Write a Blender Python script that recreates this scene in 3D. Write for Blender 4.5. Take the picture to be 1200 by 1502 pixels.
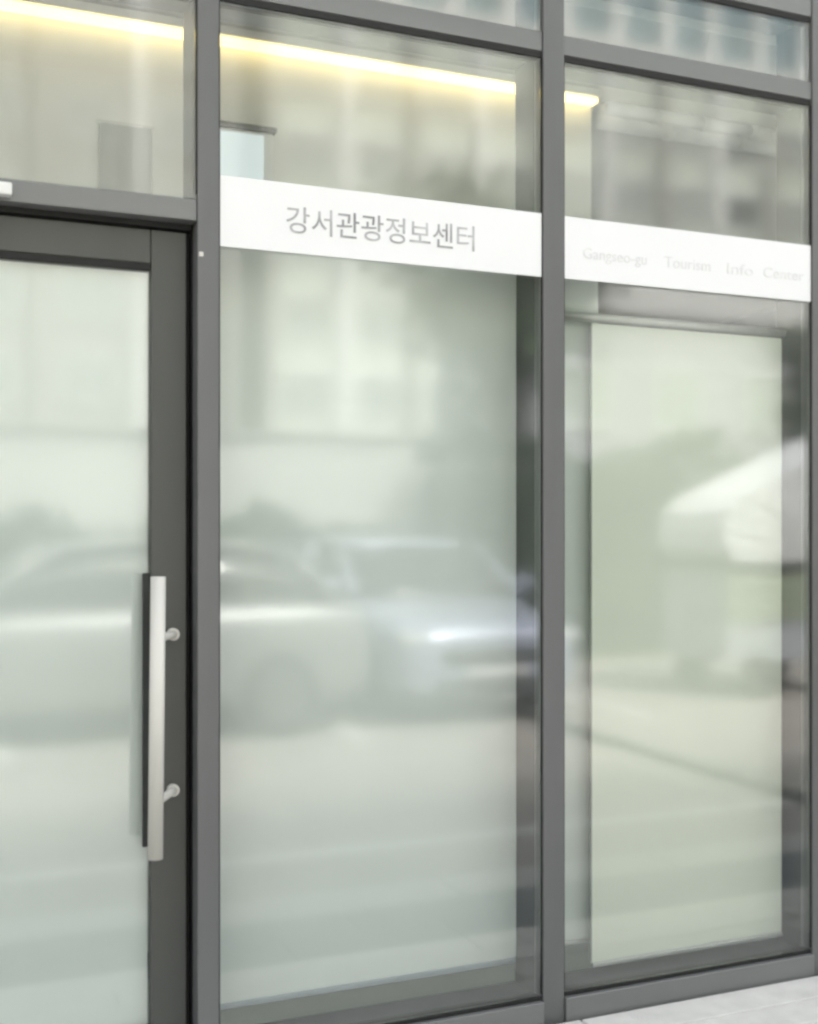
import bpy, bmesh, math, random
from mathutils import Vector, Matrix
R = math.radians
random.seed(7)
S = bpy.context.scene
for o in list(bpy.data.objects):
    bpy.data.objects.remove(o)
C = S.collection

# ------------------------------------------------------------------ camera
cam = bpy.data.cameras.new('camera')
cam.sensor_fit = 'VERTICAL'; cam.sensor_height = 24.0
cam.lens = 1750.0 / 1502.0 * 24.0
cam.shift_y = 29.0 / 1502.0
cam.clip_start = 0.05; cam.clip_end = 2000
cam.dof.use_dof = True; cam.dof.focus_distance = 3.25; cam.dof.aperture_fstop = 1.0
camo = bpy.data.objects.new('camera', cam); C.objects.link(camo)
camo.location = (0.0, -2.978, 1.40)
camo.rotation_euler = (R(90), 0, -R(23.114))
S.camera = camo

# ------------------------------------------------------------------ sky, sun, exposure
SUN_EL, SUN_AZ = 55.0, 28.0        # azimuth clockwise from +Y; the sun stands behind the shop, so its front is in open shade
w = bpy.data.worlds.new('World'); S.world = w; w.use_nodes = True
nt = w.node_tree; nt.nodes.clear()
sky = nt.nodes.new('ShaderNodeTexSky'); sky.sky_type = 'NISHITA'; sky.sun_disc = False
sky.sun_elevation = R(SUN_EL); sky.sun_rotation = R(SUN_AZ)
sky.air_density = 1.6; sky.dust_density = 6.0; sky.ozone_density = 1.0
hs = nt.nodes.new('ShaderNodeHueSaturation'); hs.inputs['Saturation'].default_value = 0.28
bg = nt.nodes.new('ShaderNodeBackground'); bg.inputs['Strength'].default_value = 0.15
wo = nt.nodes.new('ShaderNodeOutputWorld')
nt.links.new(sky.outputs[0], hs.inputs['Color']); nt.links.new(hs.outputs[0], bg.inputs[0]); nt.links.new(bg.outputs[0], wo.inputs[0])
sl = bpy.data.lights.new('sun', 'SUN'); sl.energy = 2.4; sl.angle = R(8); sl.color = (1.0, 0.96, 0.9)
so = bpy.data.objects.new('sun', sl); C.objects.link(so)
a, e = R(SUN_AZ), R(SUN_EL)
sd = Vector((math.sin(a) * math.cos(e), math.cos(a) * math.cos(e), math.sin(e)))
so.rotation_euler = sd.to_track_quat('Z', 'Y').to_euler(); so.location = (-4, -8, 12)
S.view_settings.view_transform = 'Standard'; S.view_settings.look = 'None'
S.view_settings.gamma = 1.0; S.view_settings.use_curve_mapping = False
S.view_settings.exposure = 1.62
S.cycles.use_denoising = True
S.cycles.filter_width = 2.6
S.cycles.max_bounces = 7; S.cycles.diffuse_bounces = 4; S.cycles.glossy_bounces = 4; S.cycles.transparent_max_bounces = 20
S.cycles.use_adaptive_sampling = True; S.cycles.adaptive_threshold = .025
S.cycles.caustics_reflective = False; S.cycles.caustics_refractive = False

# ------------------------------------------------------------------ materials
def mat(name, col, rough=0.6, metal=0.0, var=0.08, scale=6.0, bump=0.0, bscale=60.0, stretch=(1, 1, 1), coat=0.0, spec=0.5):
    m = bpy.data.materials.new(name); m.use_nodes = True
    n = m.node_tree.nodes; l = m.node_tree.links; p = n['Principled BSDF']
    p.inputs['Roughness'].default_value = rough; p.inputs['Metallic'].default_value = metal
    p.inputs['Coat Weight'].default_value = coat
    p.inputs['Specular IOR Level'].default_value = spec
    tc = n.new('ShaderNodeTexCoord'); mp = n.new('ShaderNodeMapping'); mp.inputs['Scale'].default_value = stretch
    l.new(tc.outputs['Object'], mp.inputs[0])
    tx = n.new('ShaderNodeTexNoise'); tx.inputs['Scale'].default_value = scale; tx.inputs['Detail'].default_value = 6
    l.new(mp.outputs[0], tx.inputs['Vector'])
    cr = n.new('ShaderNodeValToRGB')
    lo = [max(0, c * (1 - var)) for c in col]; hi = [min(1, c * (1 + var)) for c in col]
    cr.color_ramp.elements[0].position = .3; cr.color_ramp.elements[1].position = .7
    cr.color_ramp.elements[0].color = (*lo, 1); cr.color_ramp.elements[1].color = (*hi, 1)
    l.new(tx.outputs['Fac'], cr.inputs[0]); l.new(cr.outputs[0], p.inputs['Base Color'])
    if bump:
        t2 = n.new('ShaderNodeTexNoise'); t2.inputs['Scale'].default_value = bscale; t2.inputs['Detail'].default_value = 4
        l.new(mp.outputs[0], t2.inputs['Vector'])
        b = n.new('ShaderNodeBump'); b.inputs['Strength'].default_value = bump; b.inputs['Distance'].default_value = .01
        l.new(t2.outputs['Fac'], b.inputs['Height']); l.new(b.outputs[0], p.inputs['Normal'])
    return m

def glass_mat(name, tint, refl, dust=0.03, rough=0.0):
    m = bpy.data.materials.new(name); m.use_nodes = True
    n = m.node_tree.nodes; l = m.node_tree.links; n.clear()
    out = n.new('ShaderNodeOutputMaterial')
    tr = n.new('ShaderNodeBsdfTransparent'); tr.inputs[0].default_value = (*tint, 1)
    gl = n.new('ShaderNodeBsdfGlossy'); gl.inputs['Roughness'].default_value = rough; gl.inputs['Color'].default_value = (1, 1, 1, 1)
    lw = n.new('ShaderNodeLayerWeight'); lw.inputs['Blend'].default_value = .5
    pw = n.new('ShaderNodeMath'); pw.operation = 'POWER'; pw.inputs[1].default_value = 5
    mr = n.new('ShaderNodeMapRange'); mr.inputs['To Min'].default_value = refl; mr.inputs['To Max'].default_value = .95
    l.new(lw.outputs['Facing'], pw.inputs[0]); l.new(pw.outputs[0], mr.inputs['Value'])
    # very slight waviness of float glass
    tc = n.new('ShaderNodeTexCoord'); nz = n.new('ShaderNodeTexNoise'); nz.inputs['Scale'].default_value = 1.3; nz.inputs['Detail'].default_value = 1
    bp = n.new('ShaderNodeBump'); bp.inputs['Strength'].default_value = .12; bp.inputs['Distance'].default_value = .01
    l.new(tc.outputs['Object'], nz.inputs['Vector']); l.new(nz.outputs['Fac'], bp.inputs['Height']); l.new(bp.outputs[0], gl.inputs['Normal'])
    mx = n.new('ShaderNodeMixShader'); l.new(mr.outputs[0], mx.inputs[0]); l.new(tr.outputs[0], mx.inputs[1]); l.new(gl.outputs[0], mx.inputs[2])
    df = n.new('ShaderNodeBsdfDiffuse'); df.inputs[0].default_value = (.8, .8, .78, 1)
    n2 = n.new('ShaderNodeTexNoise'); n2.inputs['Scale'].default_value = 2.5; n2.inputs['Detail'].default_value = 7
    l.new(tc.outputs['Object'], n2.inputs['Vector'])
    m2 = n.new('ShaderNodeMapRange'); m2.inputs['From Min'].default_value = .3; m2.inputs['From Max'].default_value = .75
    m2.inputs['To Min'].default_value = dust * .4; m2.inputs['To Max'].default_value = dust * 1.7
    l.new(n2.outputs['Fac'], m2.inputs['Value'])
    mx2 = n.new('ShaderNodeMixShader'); l.new(m2.outputs[0], mx2.inputs[0]); l.new(mx.outputs[0], mx2.inputs[1]); l.new(df.outputs[0], mx2.inputs[2])
    l.new(mx2.outputs[0], out.inputs[0])
    return m

def emit(name, col, st):
    m = bpy.data.materials.new(name); m.use_nodes = True
    n = m.node_tree.nodes; p = n['Principled BSDF']
    p.inputs['Base Color'].default_value = (*col, 1); p.inputs['Emission Color'].default_value = (*col, 1); p.inputs['Emission Strength'].default_value = st
    return m

def sheer_mat(name, col, see):
    m = bpy.data.materials.new(name); m.use_nodes = True
    n = m.node_tree.nodes; l = m.node_tree.links; n.clear()
    out = n.new('ShaderNodeOutputMaterial')
    d = n.new('ShaderNodeBsdfDiffuse'); d.inputs[0].default_value = (*col, 1)
    t = n.new('ShaderNodeBsdfTranslucent'); t.inputs[0].default_value = (*col, 1)
    a_ = n.new('ShaderNodeMixShader'); a_.inputs[0].default_value = .12
    l.new(d.outputs[0], a_.inputs[1]); l.new(t.outputs[0], a_.inputs[2])
    tr = n.new('ShaderNodeBsdfTransparent')
    b_ = n.new('ShaderNodeMixShader')
    tc = n.new('ShaderNodeTexCoord'); nz = n.new('ShaderNodeTexNoise'); nz.inputs['Scale'].default_value = 1.2; nz.inputs['Detail'].default_value = 3
    mr = n.new('ShaderNodeMapRange'); mr.inputs['From Min'].default_value = .3; mr.inputs['From Max'].default_value = .7
    mr.inputs['To Min'].default_value = see * .75; mr.inputs['To Max'].default_value = see * 1.25
    l.new(tc.outputs['Object'], nz.inputs['Vector']); l.new(nz.outputs['Fac'], mr.inputs['Value']); l.new(mr.outputs[0], b_.inputs[0])
    l.new(a_.outputs[0], b_.inputs[1]); l.new(tr.outputs[0], b_.inputs[2]); l.new(b_.outputs[0], out.inputs[0])
    return m

M = {}
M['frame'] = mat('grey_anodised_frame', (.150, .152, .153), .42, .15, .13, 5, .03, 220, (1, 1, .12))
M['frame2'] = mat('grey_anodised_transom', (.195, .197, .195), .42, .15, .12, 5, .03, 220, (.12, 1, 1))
M['door'] = mat('dark_bronze_door', (.085, .087, .08), .45, .1, .08, 5, .03, 220, (1, 1, .12))
M['innerframe'] = mat('charcoal_inner_frame', (.05, .052, .052), .5, .1, .1, 5)
M['gasket'] = mat('black_rubber', (.012, .012, .011), .7, 0, .2, 20)
M['sideframe'] = M['frame']
M['glass'] = glass_mat('shop_glass', (.976, .991, .981), .088, .012, .062)
M['vinyl'] = mat('white_vinyl', (.89, .89, .90), .45, 0, .012, 3, .02, 90)
M['letter'] = mat('grey_lettering', (.40, .40, .41), .6, 0, .5, 14)
M['letter_pale'] = mat('pale_grey_lettering', (.785, .785, .79), .6, 0, .06, 30)
M['steel'] = mat('satin_steel', (.70, .68, .63), .5, .1, .04, 40, .02, 200, (1, 1, .05))
M['blackmetal'] = mat('dark_metal', (.03, .033, .032), .45, .2, .1, 20)
M['plaster'] = mat('white_plaster', (.80, .80, .765), .75, 0, .025, 1.6, .05, 40)
M['ceiling'] = mat('ceiling_board', (.52, .51, .48), .85, 0, .04, 3, .03, 60)
M['skirt'] = mat('blue_grey_skirting', (.2, .225, .25), .5, 0, .08, 5)
M['hem'] = mat('pale_blue_grey_hem', (.38, .42, .45), .5, 0, .08, 5)
M['ifloor'] = mat('pale_grey_floor_tile', (.66, .74, .74), .3, 0, .06, 2)
M['room'] = mat('dim_room_plaster', (.22, .22, .21), .85, 0, .06, 2)
M['blind'] = mat('pale_green_blind', (.80, .82, .71), .85, 0, .02, 2, .06, 260)
M['aluminium'] = mat('pale_aluminium', (.62, .62, .6), .4, .4, .04, 20)
M['led'] = emit('warm_led', (1.0, .77, .30), .85)
M['panelgrey'] = mat('grey_board', (.33, .34, .31), .7, 0, .1, 3)
M['paleglow'] = emit('pale_blue_added_glow', (.80, .90, .95), .16)  # emission added only to brighten the front of the wall box
M['whiteplastic'] = mat('white_plastic', (.82, .82, .8), .4, 0, .03, 9)
M['fascia'] = mat('dark_cladding', (.12, .12, .125), .5, .1, .07, 3, .03, 80)
M['stone'] = mat('beige_stone', (.73, .71, .675), .85, 0, .1, 9, .35, 140)
M['slab'] = mat('slate_slab', (.16, .18, .19), .8, 0, .16, 6, .25, 120)
M['kerb'] = mat('granite_kerb', (.52, .51, .49), .8, 0, .12, 30, .2, 150)
M['bed'] = mat('mortar', (.2, .19, .18), .9, 0, .15, 20)
M['asphalt'] = mat('worn_concrete_road', (.33, .31, .285), .9, 0, .16, 3, .4, 200)
M['paint'] = mat('road_paint', (.7, .7, .68), .7, 0, .15, 12)
M['earth'] = mat('dry_earth_and_grass', (.16, .165, .10), .95, 0, .3, .4)
M['drain'] = mat('iron_drain', (.025, .027, .025), .6, .4, .2, 20)
M['tyre'] = mat('tyre', (.02, .02, .02), .8)
M['rim'] = mat('alloy', (.2, .2, .2), .35, .7)
M['sheer'] = sheer_mat('frosted_sheet', (.905, .94, .905), .13)
M['carglass'] = mat('car_glass', (.012, .016, .016), .04, 0, .1, 3, spec=.7)
M['lamp'] = mat('headlamp', (.65, .67, .7), .1, 0, .1, 20, coat=1)
M['white_paint'] = mat('white_car_paint', (.78, .78, .77), .22, 0, .01, 2, coat=.8)
M['blue_paint'] = mat('pale_blue_car_paint', (.42, .46, .58), .22, .25, .02, 2, coat=.8)
M['silver_paint'] = mat('silver_car_paint', (.31, .32, .32), .36, .3, .02, 2, coat=.35)
M['plate'] = mat('plate', (.75, .75, .74), .5)
M['canvas'] = mat('white_canvas', (.84, .86, .87), .8, 0, .03, 4, .05, 200)
M['cartwood'] = mat('sage_cart_boards', (.36, .42, .30), .6, 0, .1, 8)
M['cartblue'] = mat('blue_grey_cart', (.45, .48, .52), .5, 0, .06, 6)
M['bark'] = mat('bark', (.2, .17, .14), .9, 0, .3, 20, .5, 40)
M['leaf'] = mat('leaf', (.055, .095, .04), .6, 0, .4, 1.3)
M['leaf2'] = mat('hedge_leaf', (.04, .075, .04), .6, 0, .45, 1.1)
M['concrete'] = mat('pale_green_grey_render', (.66, .71, .64), .85, 0, .05, .15)
M['concrete2'] = mat('cream_render', (.43, .43, .405), .85, 0, .05, .15)
M['concrete3'] = mat('lavender_grey_render', (.40, .40, .45), .85, 0, .05, .15)
M['wallrender'] = mat('weathered_white_wall', (.58, .585, .56), .85, 0, .1, .6)
M['whiterender'] = mat('white_pilaster', (.82, .83, .83), .8, 0, .03, .5)
M['winglass'] = mat('far_window_glass', (.05, .065, .06), .12, 0, .2, .5)
M['palewin'] = mat('curtained_window', (.36, .39, .37), .3, 0, .15, .5)
M['bluewin'] = mat('blue_window_glass', (.2, .3, .34), .15, 0, .15, .5)

# ------------------------------------------------------------------ helpers
def bevel(bm, r, seg=2):
    if r > 0:
        bmesh.ops.bevel(bm, geom=list(bm.edges), offset=r, segments=seg, affect='EDGES', profile=.5)
def addbox(bm, x0, x1, y0, y1, z0, z1):
    mtx = Matrix.Translation(((x0 + x1) / 2, (y0 + y1) / 2, (z0 + z1) / 2)) @ Matrix.Diagonal((x1 - x0, y1 - y0, z1 - z0, 1))
    return bmesh.ops.create_cube(bm, size=1, matrix=mtx)
def mk(name, bm, m, parent=None, smooth=False):
    me = bpy.data.meshes.new(name); bmesh.ops.recalc_face_normals(bm, faces=bm.faces); bm.to_mesh(me); bm.free()
    me.materials.append(m)
    if smooth:
        for p in me.polygons: p.use_smooth = True
    o = bpy.data.objects.new(name, me); C.objects.link(o)
    if parent is not None:
        o.parent = parent
        root = parent
        off = Vector(root.location)
        while root.parent is not None:
            root = root.parent; off += Vector(root.location)
        me.transform(Matrix.Translation(-off))
    return o
def box(name, x0, x1, y0, y1, z0, z1, m, parent=None, r=.002):
    bm = bmesh.new(); addbox(bm, x0, x1, y0, y1, z0, z1); bevel(bm, r)
    return mk(name, bm, m, parent)
def tube(bm, p0, p1, r0, r1=None, seg=16):
    r1 = r0 if r1 is None else r1
    p0, p1 = Vector(p0), Vector(p1); d = p1 - p0
    q = d.to_track_quat('Z', 'Y').to_matrix().to_4x4()
    bmesh.ops.create_cone(bm, cap_ends=True, segments=seg, radius1=r0, radius2=r1, depth=d.length, matrix=Matrix.Translation((p0 + p1) / 2) @ q)
def tag(o, label, cat, group=None, kind=None):
    if label: o['label'] = label
    if cat: o['category'] = cat
    if group: o['group'] = group
    if kind: o['kind'] = kind
    return o
def thing(name, label, cat, loc=(0, 0, 0), group=None):
    o = bpy.data.objects.new(name, None); C.objects.link(o); o.location = loc; o.empty_display_size = .2
    return tag(o, label, cat, group)
def struct(o):
    o['kind'] = 'structure'; return o
def copy_tree(o, parent=None):
    c = o.copy(); C.objects.link(c); c.parent = parent
    for ch in [k for k in bpy.data.objects if k.parent is o]:
        copy_tree(ch, c)
    return c

# ------------------------------------------------------------------ ground, road, pavement
bm = bmesh.new(); addbox(bm, -400, 400, -400, 400, -.5, -.13); struct(mk('ground', bm, M['earth']))
road = struct(box('road', -60, 70, -9.0, -1.42, -.128, -.10, M['asphalt'], r=0))
for x0 in (-30, -24, -18, -12, -6, 0, 6, 12, 18, 24):
    box('lane_line', x0 + .2, x0 + 5.2, -2.32, -2.22, -.099, -.0955, M['paint'], road, 0)
for x0 in (-4.2, -1.75, .65, 3.1, 5.6):
    box('bay_line', x0 - .05, x0 + .05, -8.8, -5.05, -.099, -.0955, M['paint'], road, 0)
struct(box('gutter', -60, 70, -1.53, -1.41, -.099, -.0952, M['drain'], None, 0))
dr = struct(box('drain_channel', 4.56, 4.76, -8.9, -1.46, -.099, -.094, M['drain'], None, 0))
for i in range(24):
    box('grate_bar', 4.60, 4.725, -8.75 + i * .3, -8.67 + i * .3, -.0935, -.088, M['drain'], dr, 0)
pav = struct(box('pavement', -12, 14, -1.40, -.001, -.127, -.012, M['bed'], r=0))
def pieces(name, m, x0, x1, lx, rows, ztop, gap=.004, zb=-.011, rj=.0015):
    protos = []
    for k in range(3):
        bm = bmesh.new(); addbox(bm, 0, lx - gap, 0, rows[0][1] - gap, zb, ztop + (k - 1) * .0006); bevel(bm, .003, 1)
        me = bpy.data.meshes.new(name); bm.to_mesh(me); bm.free(); me.materials.append(m); protos.append(me)
    for r_, (y, wd) in enumerate(rows):
        x = x0 - (lx * .5 if r_ % 2 else 0)
        while x < x1:
            o = bpy.data.objects.new(name, random.choice(protos)); C.objects.link(o)
            o.location = (x + random.uniform(-rj, rj), y, 0); o.parent = pav
            x += lx
pieces('stone_strip', M['stone'], -3, 8, 2.4, [(-.152 - .14 * i - .002, .14) for i in range(5)], 0.0, .006)
pieces('slate_slab', M['slab'], -3, 8, .6, [(-.715 - .208 * (i + 1), .208) for i in range(2)], 0.0, .006)
# kerb stones
kp = bmesh.new(); addbox(kp, .004, .996, -1.40, -1.135, -.10, .001); bevel(kp, .012, 2)
km = bpy.data.meshes.new('kerb_stone'); kp.to_mesh(km); kp.free(); km.materials.append(M['kerb'])
for i in range(-8, 12):
    o = bpy.data.objects.new('kerb_stone', km); C.objects.link(o); o.location = (i, 0, 0); o.parent = pav

# ------------------------------------------------------------------ shopfront
SF = thing('shopfront', 'grey aluminium framed glass shopfront with tall panes and one door bay', 'shopfront', (1.2, 0, 0))
mull = [(-2.31, -2.25), (-1.31, -1.25), (-.30, -.24), (.691, .747), (1.6875, 1.7568), (2.663, 2.728), (3.665, 3.73), (4.665, 4.73), (5.665, 5.73)]
for a0, a1 in mull:
    bm = bmesh.new(); addbox(bm, a0, a1, 0, .055, -.012, 4.1); bevel(bm, .003)
    mu = mk('mullion', bm, M['frame'], SF)
    box('inner_box', a0 + .001, a1 - .001, .056, .172, 0.0, 4.0, M['innerframe'], mu, .002)
for i in range(len(mull) - 1):
    x0, x1 = mull[i][1], mull[i + 1][0]
    e_ = .001
    door = (i == 2)
    rows = [(2.772, 2.828), (3.035, 3.10)]
    for z0, z1 in rows:
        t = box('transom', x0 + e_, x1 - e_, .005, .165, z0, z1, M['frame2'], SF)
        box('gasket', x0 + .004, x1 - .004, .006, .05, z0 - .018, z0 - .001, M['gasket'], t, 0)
    lo = 2.239 if door else .065
    if door:
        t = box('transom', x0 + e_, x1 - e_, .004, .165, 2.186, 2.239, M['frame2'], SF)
        box('gasket', x0 + .004, x1 - .004, .05, .13, 2.172, 2.185, M['gasket'], t, 0)
        box('threshold', x0 + e_, x1 - e_, .02, .165, -.005, .012, M['frame2'], SF)
    else:
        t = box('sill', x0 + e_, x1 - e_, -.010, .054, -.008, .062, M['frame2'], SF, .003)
        box('inner_sill', x0 + e_, x1 - e_, .055, .172, -.008, .060, M['innerframe'], t, .002)
        box('gasket', x0 + .004, x1 - .004, .005, .05, .063, .072, M['gasket'], t, 0)
    box('pane', x0 + .002, x1 - .002, .010, .020, lo + (.003 if door else .008), 2.752, M['glass'], SF, 0)
    box('pane', x0 + .002, x1 - .002, .010, .020, 2.831, 3.015, M['glass'], SF, 0)
    for s_, xx in ((0, x0), (1, x1)):
        a_, b_ = (xx + .0005, xx + .003) if s_ == 0 else (xx - .003, xx - .0005)
        box('edge_seal', a_, b_, .004, .0093, lo + .015, 2.753, M['gasket'], SF, 0)
    box('fascia_panel', x0 + .003, x1 - .003, .012, .05, 3.104, 4.095, M['fascia'], SF, .003)
box('screw', .694, .706, -.003, .004, 2.095, 2.107, M['steel'], SF, .002)
# the rest of the building
BW = thing('shop_building', 'dark clad storey standing above and beside the shopfront', 'building', (1.2, 3, 0))
box('wall', -8, 12, .002, 6.2, 4.105, 5.2, M['fascia'], BW, 0)
box('wall', -8, -2.315, .002, .25, -.008, 4.1, M['fascia'], BW, 0)
box('wall', 5.735, 12, .002, .25, -.008, 4.1, M['fascia'], BW, 0)
box('wall', -2.6, -2.4, .26, 6.0, 0, 4.1, M['room'], BW, 0)
box('wall', 5.8, 6.0, .26, 6.0, 0, 4.1, M['room'], BW, 0)
box('wall', -2.6, 6.0, 6.01, 6.2, 0, 4.1, M['room'], BW, 0)
struct(box('interior_floor', -2.39, 5.79, .17, 6.0, -.05, -.001, M['ifloor'], None, 0))
struct(box('interior_ceiling', -2.39, 5.79, .172, 6.0, 3.008, 3.10, M['ceiling'], None, 0))

# white partition a short step behind the glass
PW = thing('partition_wall', 'white plastered partition wall standing just behind the door and the lettered window', 'wall', (0, .83, 0))
box('wall_panel', -2.39, 2.332, .78, .90, .002, 3.005, M['plaster'], PW, .002)
box('skirting', -2.38, 2.331, .768, .779, .002, .085, M['skirt'], PW, .002)
LS = thing('led_strip', 'glowing warm yellow light strip along the top of the white partition', 'light strip', (0, .75, 2.96))
box('diffuser', -2.3, 2.325, .722, .768, 2.951, 2.970, M['led'], LS, .004)
box('profile', -2.3, 2.327, .716, .779, 2.971, 3.000, M['aluminium'], LS, .002)
NB = thing('notice_board', 'plain grey board hung on the partition above the door', 'board', (.64, .77, 2.4))
box('board', .563, .724, .764, .779, 2.30, 2.658, M['panelgrey'], NB, .002)
box('frame_edge', .556, .731, .768, .777, 2.659, 2.668, M['aluminium'], NB, .001)
LB = thing('wall_box', 'pale blue wall box with an added glow and dark lid, above the left end of the lettered band', 'wall box', (1.0, .74, 2.4))
box('body', .86, 1.10, .70, .778, 2.32, 2.672, M['whiteplastic'], LB, .006)
box('front_panel', .87, 1.065, .692, .699, 2.33, 2.660, M['paleglow'], LB, .003)
box('lid', .855, 1.108, .69, .778, 2.673, 2.690, M['blackmetal'], LB, .003)

# pale roller blind behind the right hand pane
RB = thing('roller_blind', 'pale green roller blind hanging behind the pane right of the lettered window', 'blind', (2.3, .12, 2.05))
box('fabric', 1.922, 2.64, .118, .121, .10, 2.03, M['blind'], RB, 0)
bm = bmesh.new(); tube(bm, (1.80, .125, 2.048), (2.655, .125, 2.048), .014); mk('head_rail', bm, M['aluminium'], RB, True)
box('bottom_bar', 1.922, 2.64, .112, .127, .085, .099, M['aluminium'], RB, .003)
box('edge_strip', 1.915, 1.920, .114, .124, .10, 2.03, M['panelgrey'], RB, .001)
# frosted sheet hung between the mullions, and a narrow one added to brighten a strip
FS = thing('frosted_sheet', 'tall milky frosted sheet behind the middle pane, under the lettered band', 'sheet', (1.2, .16, 2.2))
box('sheet', .749, 1.686, .160, .162, .135, 2.25, M['sheer'], FS, 0)
box('hem_bar', .75, 1.685, .157, .166, .118, .134, M['hem'], FS, .003)
FN = thing('frosted_sheet', 'narrow milky sheet added to brighten the strip beside the pale green blind', 'sheet', (1.83, .16, 2.2))
box('sheet', 1.758, 1.97, .160, .162, .16, 2.25, M['sheer'], FN, 0)  # extra sheet put in as a bright face over the dim wall strip
box('bottom_bar', 1.759, 1.969, .156, .166, .147, .159, M['aluminium'], FN, .002)
# ducts under the ceiling behind the right hand pane
for (y, z, x0, x1, rr, lab) in ((.26, 2.745, 2.06, 3.6, .022, 'thin white pipe under the ceiling, nearest the right pane'), (.85, 2.955, 2.4, 5.0, .045, 'thicker white pipe under the ceiling, farther behind the right pane')):
    bm = bmesh.new()
    for k in range(8):
        xa, xb = x0 + (x1 - x0) * k / 8, x0 + (x1 - x0) * (k + 1) / 8
        tube(bm, (xa, y, z), (xb - .01, y, z), rr, rr, 18)
        tube(bm, (xb - .012, y, z), (xb, y, z), rr * 1.12, rr * 1.12, 18)
    tag(mk('ceiling_pipe', bm, M['whiteplastic'], None, True), lab, 'pipe')

# ------------------------------------------------------------------ lettered bands
def text_mesh(name, body, size, width, x0, zc, y, m, parent, xs=None):
    cu = bpy.data.curves.new(name, 'FONT'); cu.body = body; cu.size = size; cu.extrude = .0004
    ob = bpy.data.objects.new(name, cu); C.objects.link(ob)
    bpy.context.view_layer.update()
    dg = bpy.context.evaluated_depsgraph_get()
    me = bpy.data.meshes.new_from_object(ob.evaluated_get(dg), depsgraph=dg)
    bpy.data.objects.remove(ob)
    vs = [v.co for v in me.vertices]
    ax, bx_ = min(v.x for v in vs), max(v.x for v in vs); ay, by = min(v.y for v in vs), max(v.y for v in vs)
    sx = width / (bx_ - ax); sz = sx if xs is None else xs / (by - ay)
    off = parent.location
    for v in me.vertices:
        X = x0 + (v.co.x - ax) * sx; Z = zc + (v.co.y - (ay + by) / 2) * sz; Y = y - v.co.z
        v.co = (X - off[0], Y - off[1], Z - off[2])
    me.materials.clear(); me.materials.append(m)
    o = bpy.data.objects.new(name, me); C.objects.link(o); o.parent = parent
    return o
B1 = thing('window_sign', 'white band with dark Korean lettering across the middle pane', 'sign', (1.217, .026, 2.22))
box('band', .7485, 1.686, .0055, .0092, 2.128, 2.309, M['vinyl'], B1, 0)
text_mesh('lettering', '강서관광정보센터', .1, .545, .926, 2.215, .0049, M['letter'], B1, .070)
B2 = thing('window_sign', 'white band with faint pale lettering across the right hand pane', 'sign', (2.21, .026, 2.22))
box('band', 1.758, 2.6615, .0055, .0092, 2.130, 2.309, M['vinyl'], B2, 0)
for wd, xa, xb, hh in (('Gangseo-gu', 1.823, 2.041, .041), ('Tourism', 2.105, 2.272, .032), ('Info', 2.335, 2.434, .032), ('Center', 2.473, 2.632, .032)):
    text_mesh('word', wd, .1, xb - xa, xa, 2.209 - (.005 if hh > .04 else 0), .0049, M['letter_pale'], B2, hh)

# ------------------------------------------------------------------ door
D = thing('glass_door', 'dark framed glass door with a long vertical pull handle', 'door', (.2, .08, 0))
yf, yb = .058, .102
box('stile', .586, .676, yf, yb, .015, 2.166, M['door'], D, .003)
box('stile', -.229, -.14, yf, yb, .015, 2.166, M['door'], D, .003)
t = box('rail', -.139, .585, yf + .001, yb, 2.080, 2.166, M['door'], D, .003)
box('gasket', -.138, .584, yf + .004, yb - .004, 2.064, 2.0795, M['gasket'], t, 0)
box('rail', -.139, .585, yf + .001, yb, .015, .14, M['door'], D, .003)
box('pane', -.138, .584, .076, .086, .141, 2.063, M['glass'], D, 0)
box('frosted_film', -.136, .582, .088, .0895, .143, 2.061, M['sheer'], D, 0)
box('bar_reflection_strip', .566, .584, .068, .0755, .60, 1.295, M['blackmetal'], D, .002)  # dark strip that paints the pull bar's reflection onto the door glass
box('door_stop', .6775, .689, .085, .14, .012, 2.168, M['gasket'], D, 0)
def handle(name, y, m, x, side, sx):
    bm = bmesh.new()
    tube(bm, (x - .004, y, .600), (x + .003, y, 1.290), .0185, .0185, 24)
    h = mk(name, bm, m, D, False)
    for p in h.data.polygons:
        p.use_smooth = abs(p.normal.z) < .5
    for z in (.742, 1.139):
        bm = bmesh.new(); yy = yf if side < 0 else yb
        tube(bm, (sx, yy - side * .0, z), (sx, yy + side * .012, z), .016, .016, 18)
        tube(bm, (sx, yy + side * .010, z), (x + .008, y - side * .004, z), .0105, .0105, 16)
        mk('standoff', bm, m, h, False)
    return h
handle('pull_handle', -.05, M['steel'], .579, -1, .640)
handle('inner_handle', .175, M['blackmetal'], .595, 1, .640)
DS = tag(box('door_sensor', .10, .243, -.032, .003, 2.192, 2.222, M['whiteplastic'], None, .004), 'small white sensor box fixed to the beam above the door', 'sensor')

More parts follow.
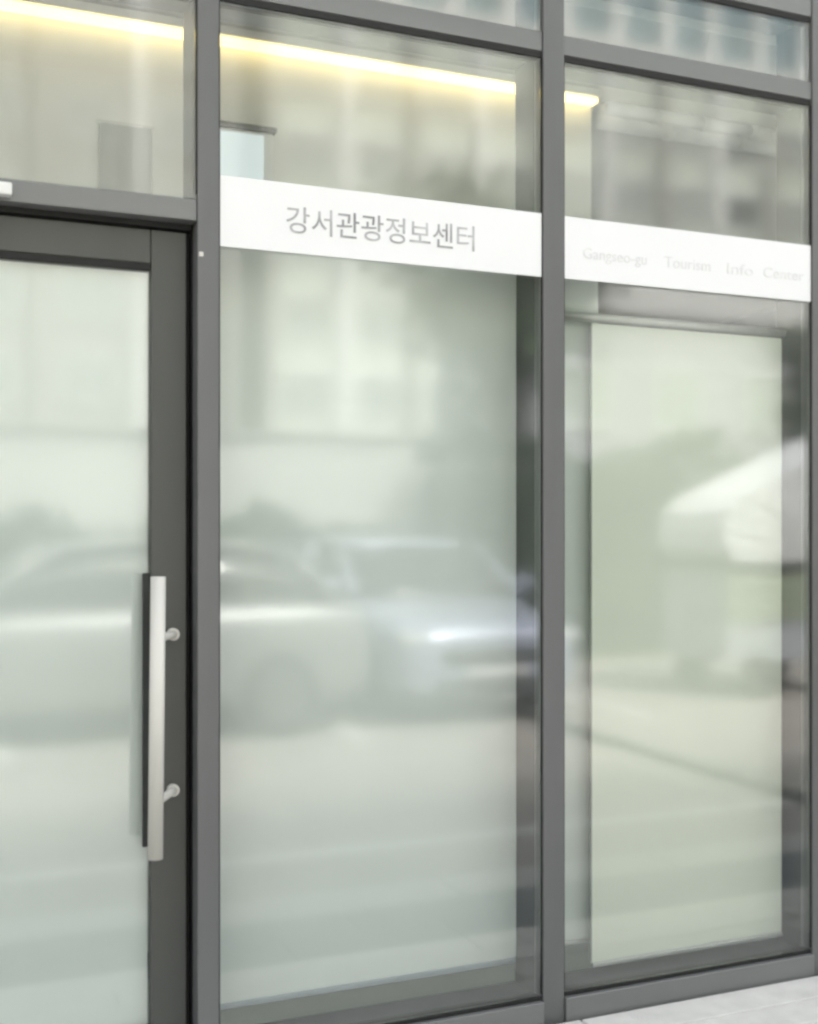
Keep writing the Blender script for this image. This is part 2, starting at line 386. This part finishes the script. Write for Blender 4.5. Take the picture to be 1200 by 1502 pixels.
# ------------------------------------------------------------------ cars parked nose-in across the road
def loft(bm, rings, close_ends=True):
    vs = [[bm.verts.new(p) for p in r] for r in rings]
    n = len(rings[0])
    for a_, b_ in zip(vs, vs[1:]):
        for i in range(n):
            bm.faces.new((a_[i], a_[(i + 1) % n], b_[(i + 1) % n], b_[i]))
    if close_ends:
        bm.faces.new(vs[0]); bm.faces.new(list(reversed(vs[-1])))
def subsurf(o, lv=2):
    md = o.modifiers.new('smooth', 'SUBSURF'); md.levels = lv; md.render_levels = lv
    for p in o.data.polygons: p.use_smooth = True
def make_car(loc, label, paint, group):
    # local: front at y = 0, tail at y = -4.1; built in world space at loc, then parented
    lx, ly, lz = loc
    t = thing('parked_car', label, 'car', loc, group)
    def ring(y, w_, z0, z1, cr=.10):
        pts = [(-w_ + cr, z0), (w_ - cr, z0), (w_, z0 + cr), (w_ + .01, (z0 + z1) * .52), (w_ - .03, z1 - cr * .8), (w_ - cr * 1.6, z1), (0, z1 + .02), (-w_ + cr * 1.6, z1), (-w_ + .03, z1 - cr * .8), (-w_ - .01, (z0 + z1) * .52), (-w_, z0 + cr)]
        return [(lx + x, ly + y, lz + z) for x, z in pts]
    bm = bmesh.new()
    loft(bm, [ring(-.02, .66, .24, .66), ring(-.06, .74, .20, .74), ring(-.25, .82, .19, .82), ring(-.7, .85, .19, .89), ring(-1.15, .86, .19, .95), ring(-2.0, .87, .19, .98), ring(-3.2, .87, .19, 1.0), ring(-3.8, .85, .21, 1.0), ring(-4.02, .80, .26, .94), ring(-4.08, .74, .32, .85)])
    b = mk('body', bm, M[paint], t); subsurf(b)
    def g(y, wb, wt, z0, z1):
        return [(lx + x, ly + y, lz + z) for x, z in [(-wb, z0), (wb, z0), ((wb + wt) / 2 + .02, (z0 + z1) / 2), (wt, z1), (0, z1 + .015), (-wt, z1), (-(wb + wt) / 2 - .02, (z0 + z1) / 2)]]
    bm = bmesh.new()
    loft(bm, [g(-1.02, .76, .70, .93, .965), g(-1.4, .79, .66, .95, 1.20), g(-1.80, .80, .62, .95, 1.40), g(-2.5, .81, .62, .95, 1.45), g(-3.3, .80, .60, .95, 1.40), g(-3.75, .76, .58, .95, 1.18), g(-3.9, .74, .62, .95, 1.0)])
    gl = mk('windows', bm, M['carglass'], t); subsurf(gl)
    bm = bmesh.new()
    def rr(y, wt, z): return [(lx + x, ly + y, lz + zz) for x, zz in [(-wt, z - .05), (wt, z - .05), (wt + .01, z - .01), (wt * .7, z + .03), (-wt * .7, z + .03), (-wt - .01, z - .01)]]
    loft(bm, [rr(-1.78, .63, 1.36), rr(-2.0, .64, 1.42), rr(-2.6, .64, 1.445), rr(-3.3, .62, 1.40), rr(-3.5, .60, 1.33)])
    ro = mk('roof', bm, M[paint], t); subsurf(ro)
    for s_ in (-1, 1):
        for (p0, p1) in (((.795, -1.12, .95), (.655, -1.82, 1.39)), ((.825, -2.55, .96), (.665, -2.55, 1.42)), ((.77, -3.78, .98), (.62, -3.42, 1.36))):
            bm = bmesh.new(); tube(bm, (lx + s_ * p0[0], ly + p0[1], lz + p0[2]), (lx + s_ * p1[0], ly + p1[1], lz + p1[2]), .035, .03, 8)
            mk('pillar', bm, M[paint], t, True)
        hl = box('headlight', lx + s_ * .66 - .14, lx + s_ * .66 + .14, ly - .20, ly - .055, lz + .62, lz + .73, M['lamp'], t, .04)
        box('wing_mirror', lx + s_ * .93 - .08, lx + s_ * .93 + .08, ly - 1.36, ly - 1.24, lz + .97, lz + 1.09, M[paint], t, .03)
        for yy in (-.78, -3.32):
            bm = bmesh.new(); tube(bm, (lx + s_ * .68, ly + yy, lz + .31), (lx + s_ * .885, ly + yy, lz + .31), .31, .31, 28); bevel(bm, .03)
            wh = mk('wheel', bm, M['tyre'], t)
            bm = bmesh.new(); tube(bm, (lx + s_ * .87, ly + yy, lz + .31), (lx + s_ * .895, ly + yy, lz + .31), .20, .18, 20); mk('rim', bm, M['rim'], wh)
    box('grille', lx - .46, lx + .46, ly - .10, ly - .012, lz + .47, lz + .60, M['blackmetal'], t, .02)
    box('air_intake', lx - .55, lx + .55, ly - .10, ly - .008, lz + .26, lz + .36, M['blackmetal'], t, .02)
    box('number_plate', lx - .26, lx + .26, ly - .02, ly + .002, lz + .385, lz + .46, M['plate'], t, .005)
    return t
GC = 'cars parked across the road'
wc = make_car((-.75, -6.25, -.10), 'silver hatchback parked side on, left of the pale blue car', 'silver_paint', GC)
wc.rotation_euler = (0, 0, R(90))
make_car((4.30, -5.30, -.10), 'pale blue hatchback parked nose in, right of the silver one', 'blue_paint', GC)

# ------------------------------------------------------------------ covered cart with fan shaped hood
CT = thing('vendor_cart', 'slatted cart under a white fan shaped canvas hood', 'cart', (7.6, -6.2, -.10))
bm = bmesh.new()
px_, pz_ = 8.45, 1.13
N = 6
arc = [(px_ - 1.68 + u, pz_ + v) for u, v in ((.12, 0), (.02, .12), (0, .28), (.06, .45), (.24, .60), (.85, .87), (1.68, 1.2))]
for k in range(N):
    (xa, za), (xb, zb) = arc[k], arc[k + 1]
    for y0 in (-5.70, -6.70):
        bm.faces.new([bm.verts.new(p) for p in ((px_, y0, pz_), (xa, y0, za), (xb, y0, zb))])
    bm.faces.new([bm.verts.new(p) for p in ((xa, -5.70, za), (xa, -6.70, za), (xb, -6.70, zb), (xb, -5.70, zb))])
bm.faces.new([bm.verts.new(p) for p in ((px_, -5.70, pz_), (px_, -6.70, pz_), (px_, -6.70, pz_ + 1.2), (px_, -5.70, pz_ + 1.2))])
bmesh.ops.remove_doubles(bm, verts=bm.verts, dist=.001)
hood = mk('hood', bm, M['canvas'], CT)
for k in range(N + 1):
    bm = bmesh.new(); xa, za = arc[k]
    tube(bm, (px_, -5.69, pz_), (xa, -5.69, za), .007, .007, 8); mk('hood_rib', bm, M['whiteplastic'], hood, True)
box('counter', 6.73, 8.49, -6.75, -5.66, 1.06, 1.115, M['blackmetal'], CT, .004)
for k in range(9):
    box('slat', 6.81, 8.41, -5.725, -5.70, .60 + k * .05, .638 + k * .05, M['cartwood'], CT, .003)
box('body', 6.81, 8.41, -6.65, -5.727, .22, 1.055, M['cartblue'], CT, .004)
for yy in (-5.72, -6.66):
    for xx in (7.15, 8.1):
        bm = bmesh.new(); tube(bm, (xx, yy, .09), (xx, yy + .05, .09), .19, .19, 20); mk('wheel', bm, M['tyre'], CT)

# ------------------------------------------------------------------ hedge and trees
def leaves(bm, pts, s0, s1):
    for p in pts:
        s = random.uniform(s0, s1)
        n = Vector((random.gauss(0, 1), random.gauss(0, 1), random.gauss(0, 1) + .4)).normalized()
        t1 = n.orthogonal().normalized(); t1.rotate(Matrix.Rotation(random.uniform(0, 6.28), 3, n)); t2 = n.cross(t1)
        p = Vector(p)
        q = [p + t1 * s, p + t2 * s * .5, p - t1 * s, p - t2 * s * .5]
        bm.faces.new([bm.verts.new(v) for v in q])
def hedge(x0, x1, yc, h, label):
    t = thing('hedge', label, 'hedge', ((x0 + x1) / 2, yc, -.12), 'clipped hedges behind the parked cars')
    pts = []
    for i in range(int((x1 - x0) * 900)):
        x = random.uniform(x0, x1); hh = h * (1 + .08 * math.sin(x * 2.1) + .05 * math.sin(x * 5.3))
        f = random.random()
        if f < .55: y = yc + .5 + random.gauss(0, .07); z = random.uniform(.0, hh)
        elif f < .85: y = random.uniform(yc - .5, yc + .5); z = hh + random.gauss(0, .08)
        else: y = yc - .5 + random.gauss(0, .07); z = random.uniform(0, hh)
        pts.append((x, y, z - .12))
    bm = bmesh.new(); leaves(bm, pts, .05, .11); mk('foliage', bm, M['leaf2'], t)
    bm = bmesh.new(); addbox(bm, x0 + .1, x1 - .1, yc - .36, yc + .36, -.12, h * .86); mk('inner_growth', bm, M['leaf2'], t)
hedge(-9, 5.6, -10.2, 1.5, 'low clipped green hedge behind the silver car')
hedge(5.9, 18.0, -10.2, 2.45, 'taller green hedge behind the pale blue car and the cart')
GW = thing('garden_wall', 'white rendered garden wall behind the low hedge', 'wall', (1.0, -11.1, -.13))
box('wall', -9, 7.2, -11.2, -11.0, -.13, 2.55, M['wallrender'], GW, .01)
box('coping', -9.05, 7.25, -11.26, -10.94, 2.552, 2.63, M['concrete2'], GW, .01)
def tree(x, y, h, cw, label, seed):
    rnd = random.Random(seed)
    t = thing('street_tree', label, 'tree', (x, y, -.12), 'trees behind the hedge')
    bm = bmesh.new(); top = Vector((x, y, h * .55)); tube(bm, (x, y, -.15), top, .14, .08, 10)
    tips = []
    for k in range(8):
        a_ = k * 2.4 + rnd.random(); r_ = cw * rnd.uniform(.45, .8)
        st = Vector((x, y, h * rnd.uniform(.3, .55))); en = Vector((x + r_ * math.cos(a_), y + r_ * math.sin(a_), h * rnd.uniform(.58, .95)))
        tube(bm, st, en, .05, .015, 7); tips.append(en); tips.append(st.lerp(en, .65))
    mk('trunk', bm, M['bark'], t, True)
    pts = []
    for c_ in tips:
        for k in range(260):
            v = Vector((rnd.gauss(0, 1), rnd.gauss(0, 1), rnd.gauss(0, .8))) * cw * .24
            pts.append(c_ + v)
    bm = bmesh.new(); leaves(bm, pts, .07, .15); mk('crown', bm, M['leaf'], t)
tree(7.6, -11.5, 6.4, 1.5, 'round crowned tree rising behind the hedge near the pale blue car', 3)
tree(15.5, -13.5, 5.0, 1.6, 'broad tree rising behind the hedge beyond the cart', 9)

# ------------------------------------------------------------------ buildings across the street
def tower(x0, x1, y, depth, h, m, label, name='apartment_block', cols=12, floors=9, fh=3.13, z0=3.0, ww=1.7, wh=1.5, pil=None, win='winglass', band=True):
    t = thing(name, label, 'building', ((x0 + x1) / 2, y - depth / 2, -.13))
    box('wall', x0, x1, y - depth, y, -.13, h, M[m], t, 0)
    me = None
    lx0, ly0, lz0 = t.location
    sp = (x1 - x0) / cols
    for f in range(floors):
        for c_ in range(cols):
            X = x0 + sp * (c_ + .5); Z = z0 + f * fh
            if Z + wh > h - .4: continue
            if me is None:
                bm = bmesh.new(); addbox(bm, -ww / 2, ww / 2, 0, .04, 0, wh); me = bpy.data.meshes.new('window'); bm.to_mesh(me); bm.free(); me.materials.append(M[win])
                bm = bmesh.new()
                addbox(bm, -ww / 2 - .1, ww / 2 + .1, 0, .12, -.12, -.001); addbox(bm, -ww / 2 - .1, ww / 2 + .1, 0, .12, wh + .001, wh + .1)
                addbox(bm, -ww / 2 - .1, -ww / 2 - .001, 0, .118, 0, wh); addbox(bm, ww / 2 + .001, ww / 2 + .1, 0, .118, 0, wh); addbox(bm, -.04, .04, .041, .10, .001, wh - .001)
                me2 = me.copy(); me2.materials.clear(); me2.materials.append(M['palewin'])
                mf = bpy.data.meshes.new('frame'); bm.to_mesh(mf); bm.free(); mf.materials.append(M['whiterender'])
            o = bpy.data.objects.new('window', me if (c_ == 7 and f > 3) or (f * 7 + c_ * 5) % 23 == 3 else me2); C.objects.link(o); o.parent = t; o.location = (X - lx0, y + .001 - ly0, Z - lz0)
            f2 = bpy.data.objects.new('frame', mf); C.objects.link(f2); f2.parent = o
    box('roof_parapet', x0 - .2, x1 + .2, y - depth - .2, y + .25, h + .002, h + .9, M['whiterender'], t, 0)
    if band:
        for c_ in range(cols + 1):
            X = x0 + sp * c_
            box('pilaster', X - .28, X + .28, y + .002, y + .35, -.12, h - .01, M['whiterender'] if c_ % 2 else M['concrete2'], t, 0)
    return t
T1 = tower(13.3, 62, -42, 14, 22.2, 'concrete', 'long pale green grey apartment block with rows of small windows', cols=16, floors=6)
# set back upper storey of tall glazing between white piers on the same block
bm = None
for k in range(19):
    X = 13.6 + k * 2.68
    box('pier', X - .36, X + .36, -43.2, -42.6, 23.12, 31.0, M['whiterender'], T1, 0)
    box('tall_window', X + .38, X + 2.30, -43.1, -42.9, 23.5, 31.0, M['bluewin'], T1, 0)
box('upper_wall', 13.4, 61.9, -55, -43.15, 23.11, 31.05, M['concrete2'], T1, 0)
box('upper_roof', 13.2, 62.1, -55.2, -42.4, 31.06, 31.8, M['whiterender'], T1, 0)
tower(-30, 11.45, -41, 14, 30.0, 'concrete2', 'tall cream apartment block left of the stair block with its added white top', cols=12, floors=8)
TS = tower(11.5, 13.25, -46, 8, 18.0, 'concrete3', 'narrow grey stair block, its white top added as bright sky, filling the gap between two apartment blocks', name='stair_block', cols=1, floors=4, ww=.9, band=False)
box('upper_wall', 11.55, 13.2, -53, -46.05, 18.95, 31, M['whiterender'], TS, 0)  # added white wall; its brightness stands in for sky between the blocks
tower(15, 30, -24, 6, 7.2, 'concrete3', 'low lavender grey house in front of the long pale block', name='low_house', cols=5, floors=2, fh=3.0, z0=1.2, ww=1.5, band=False)
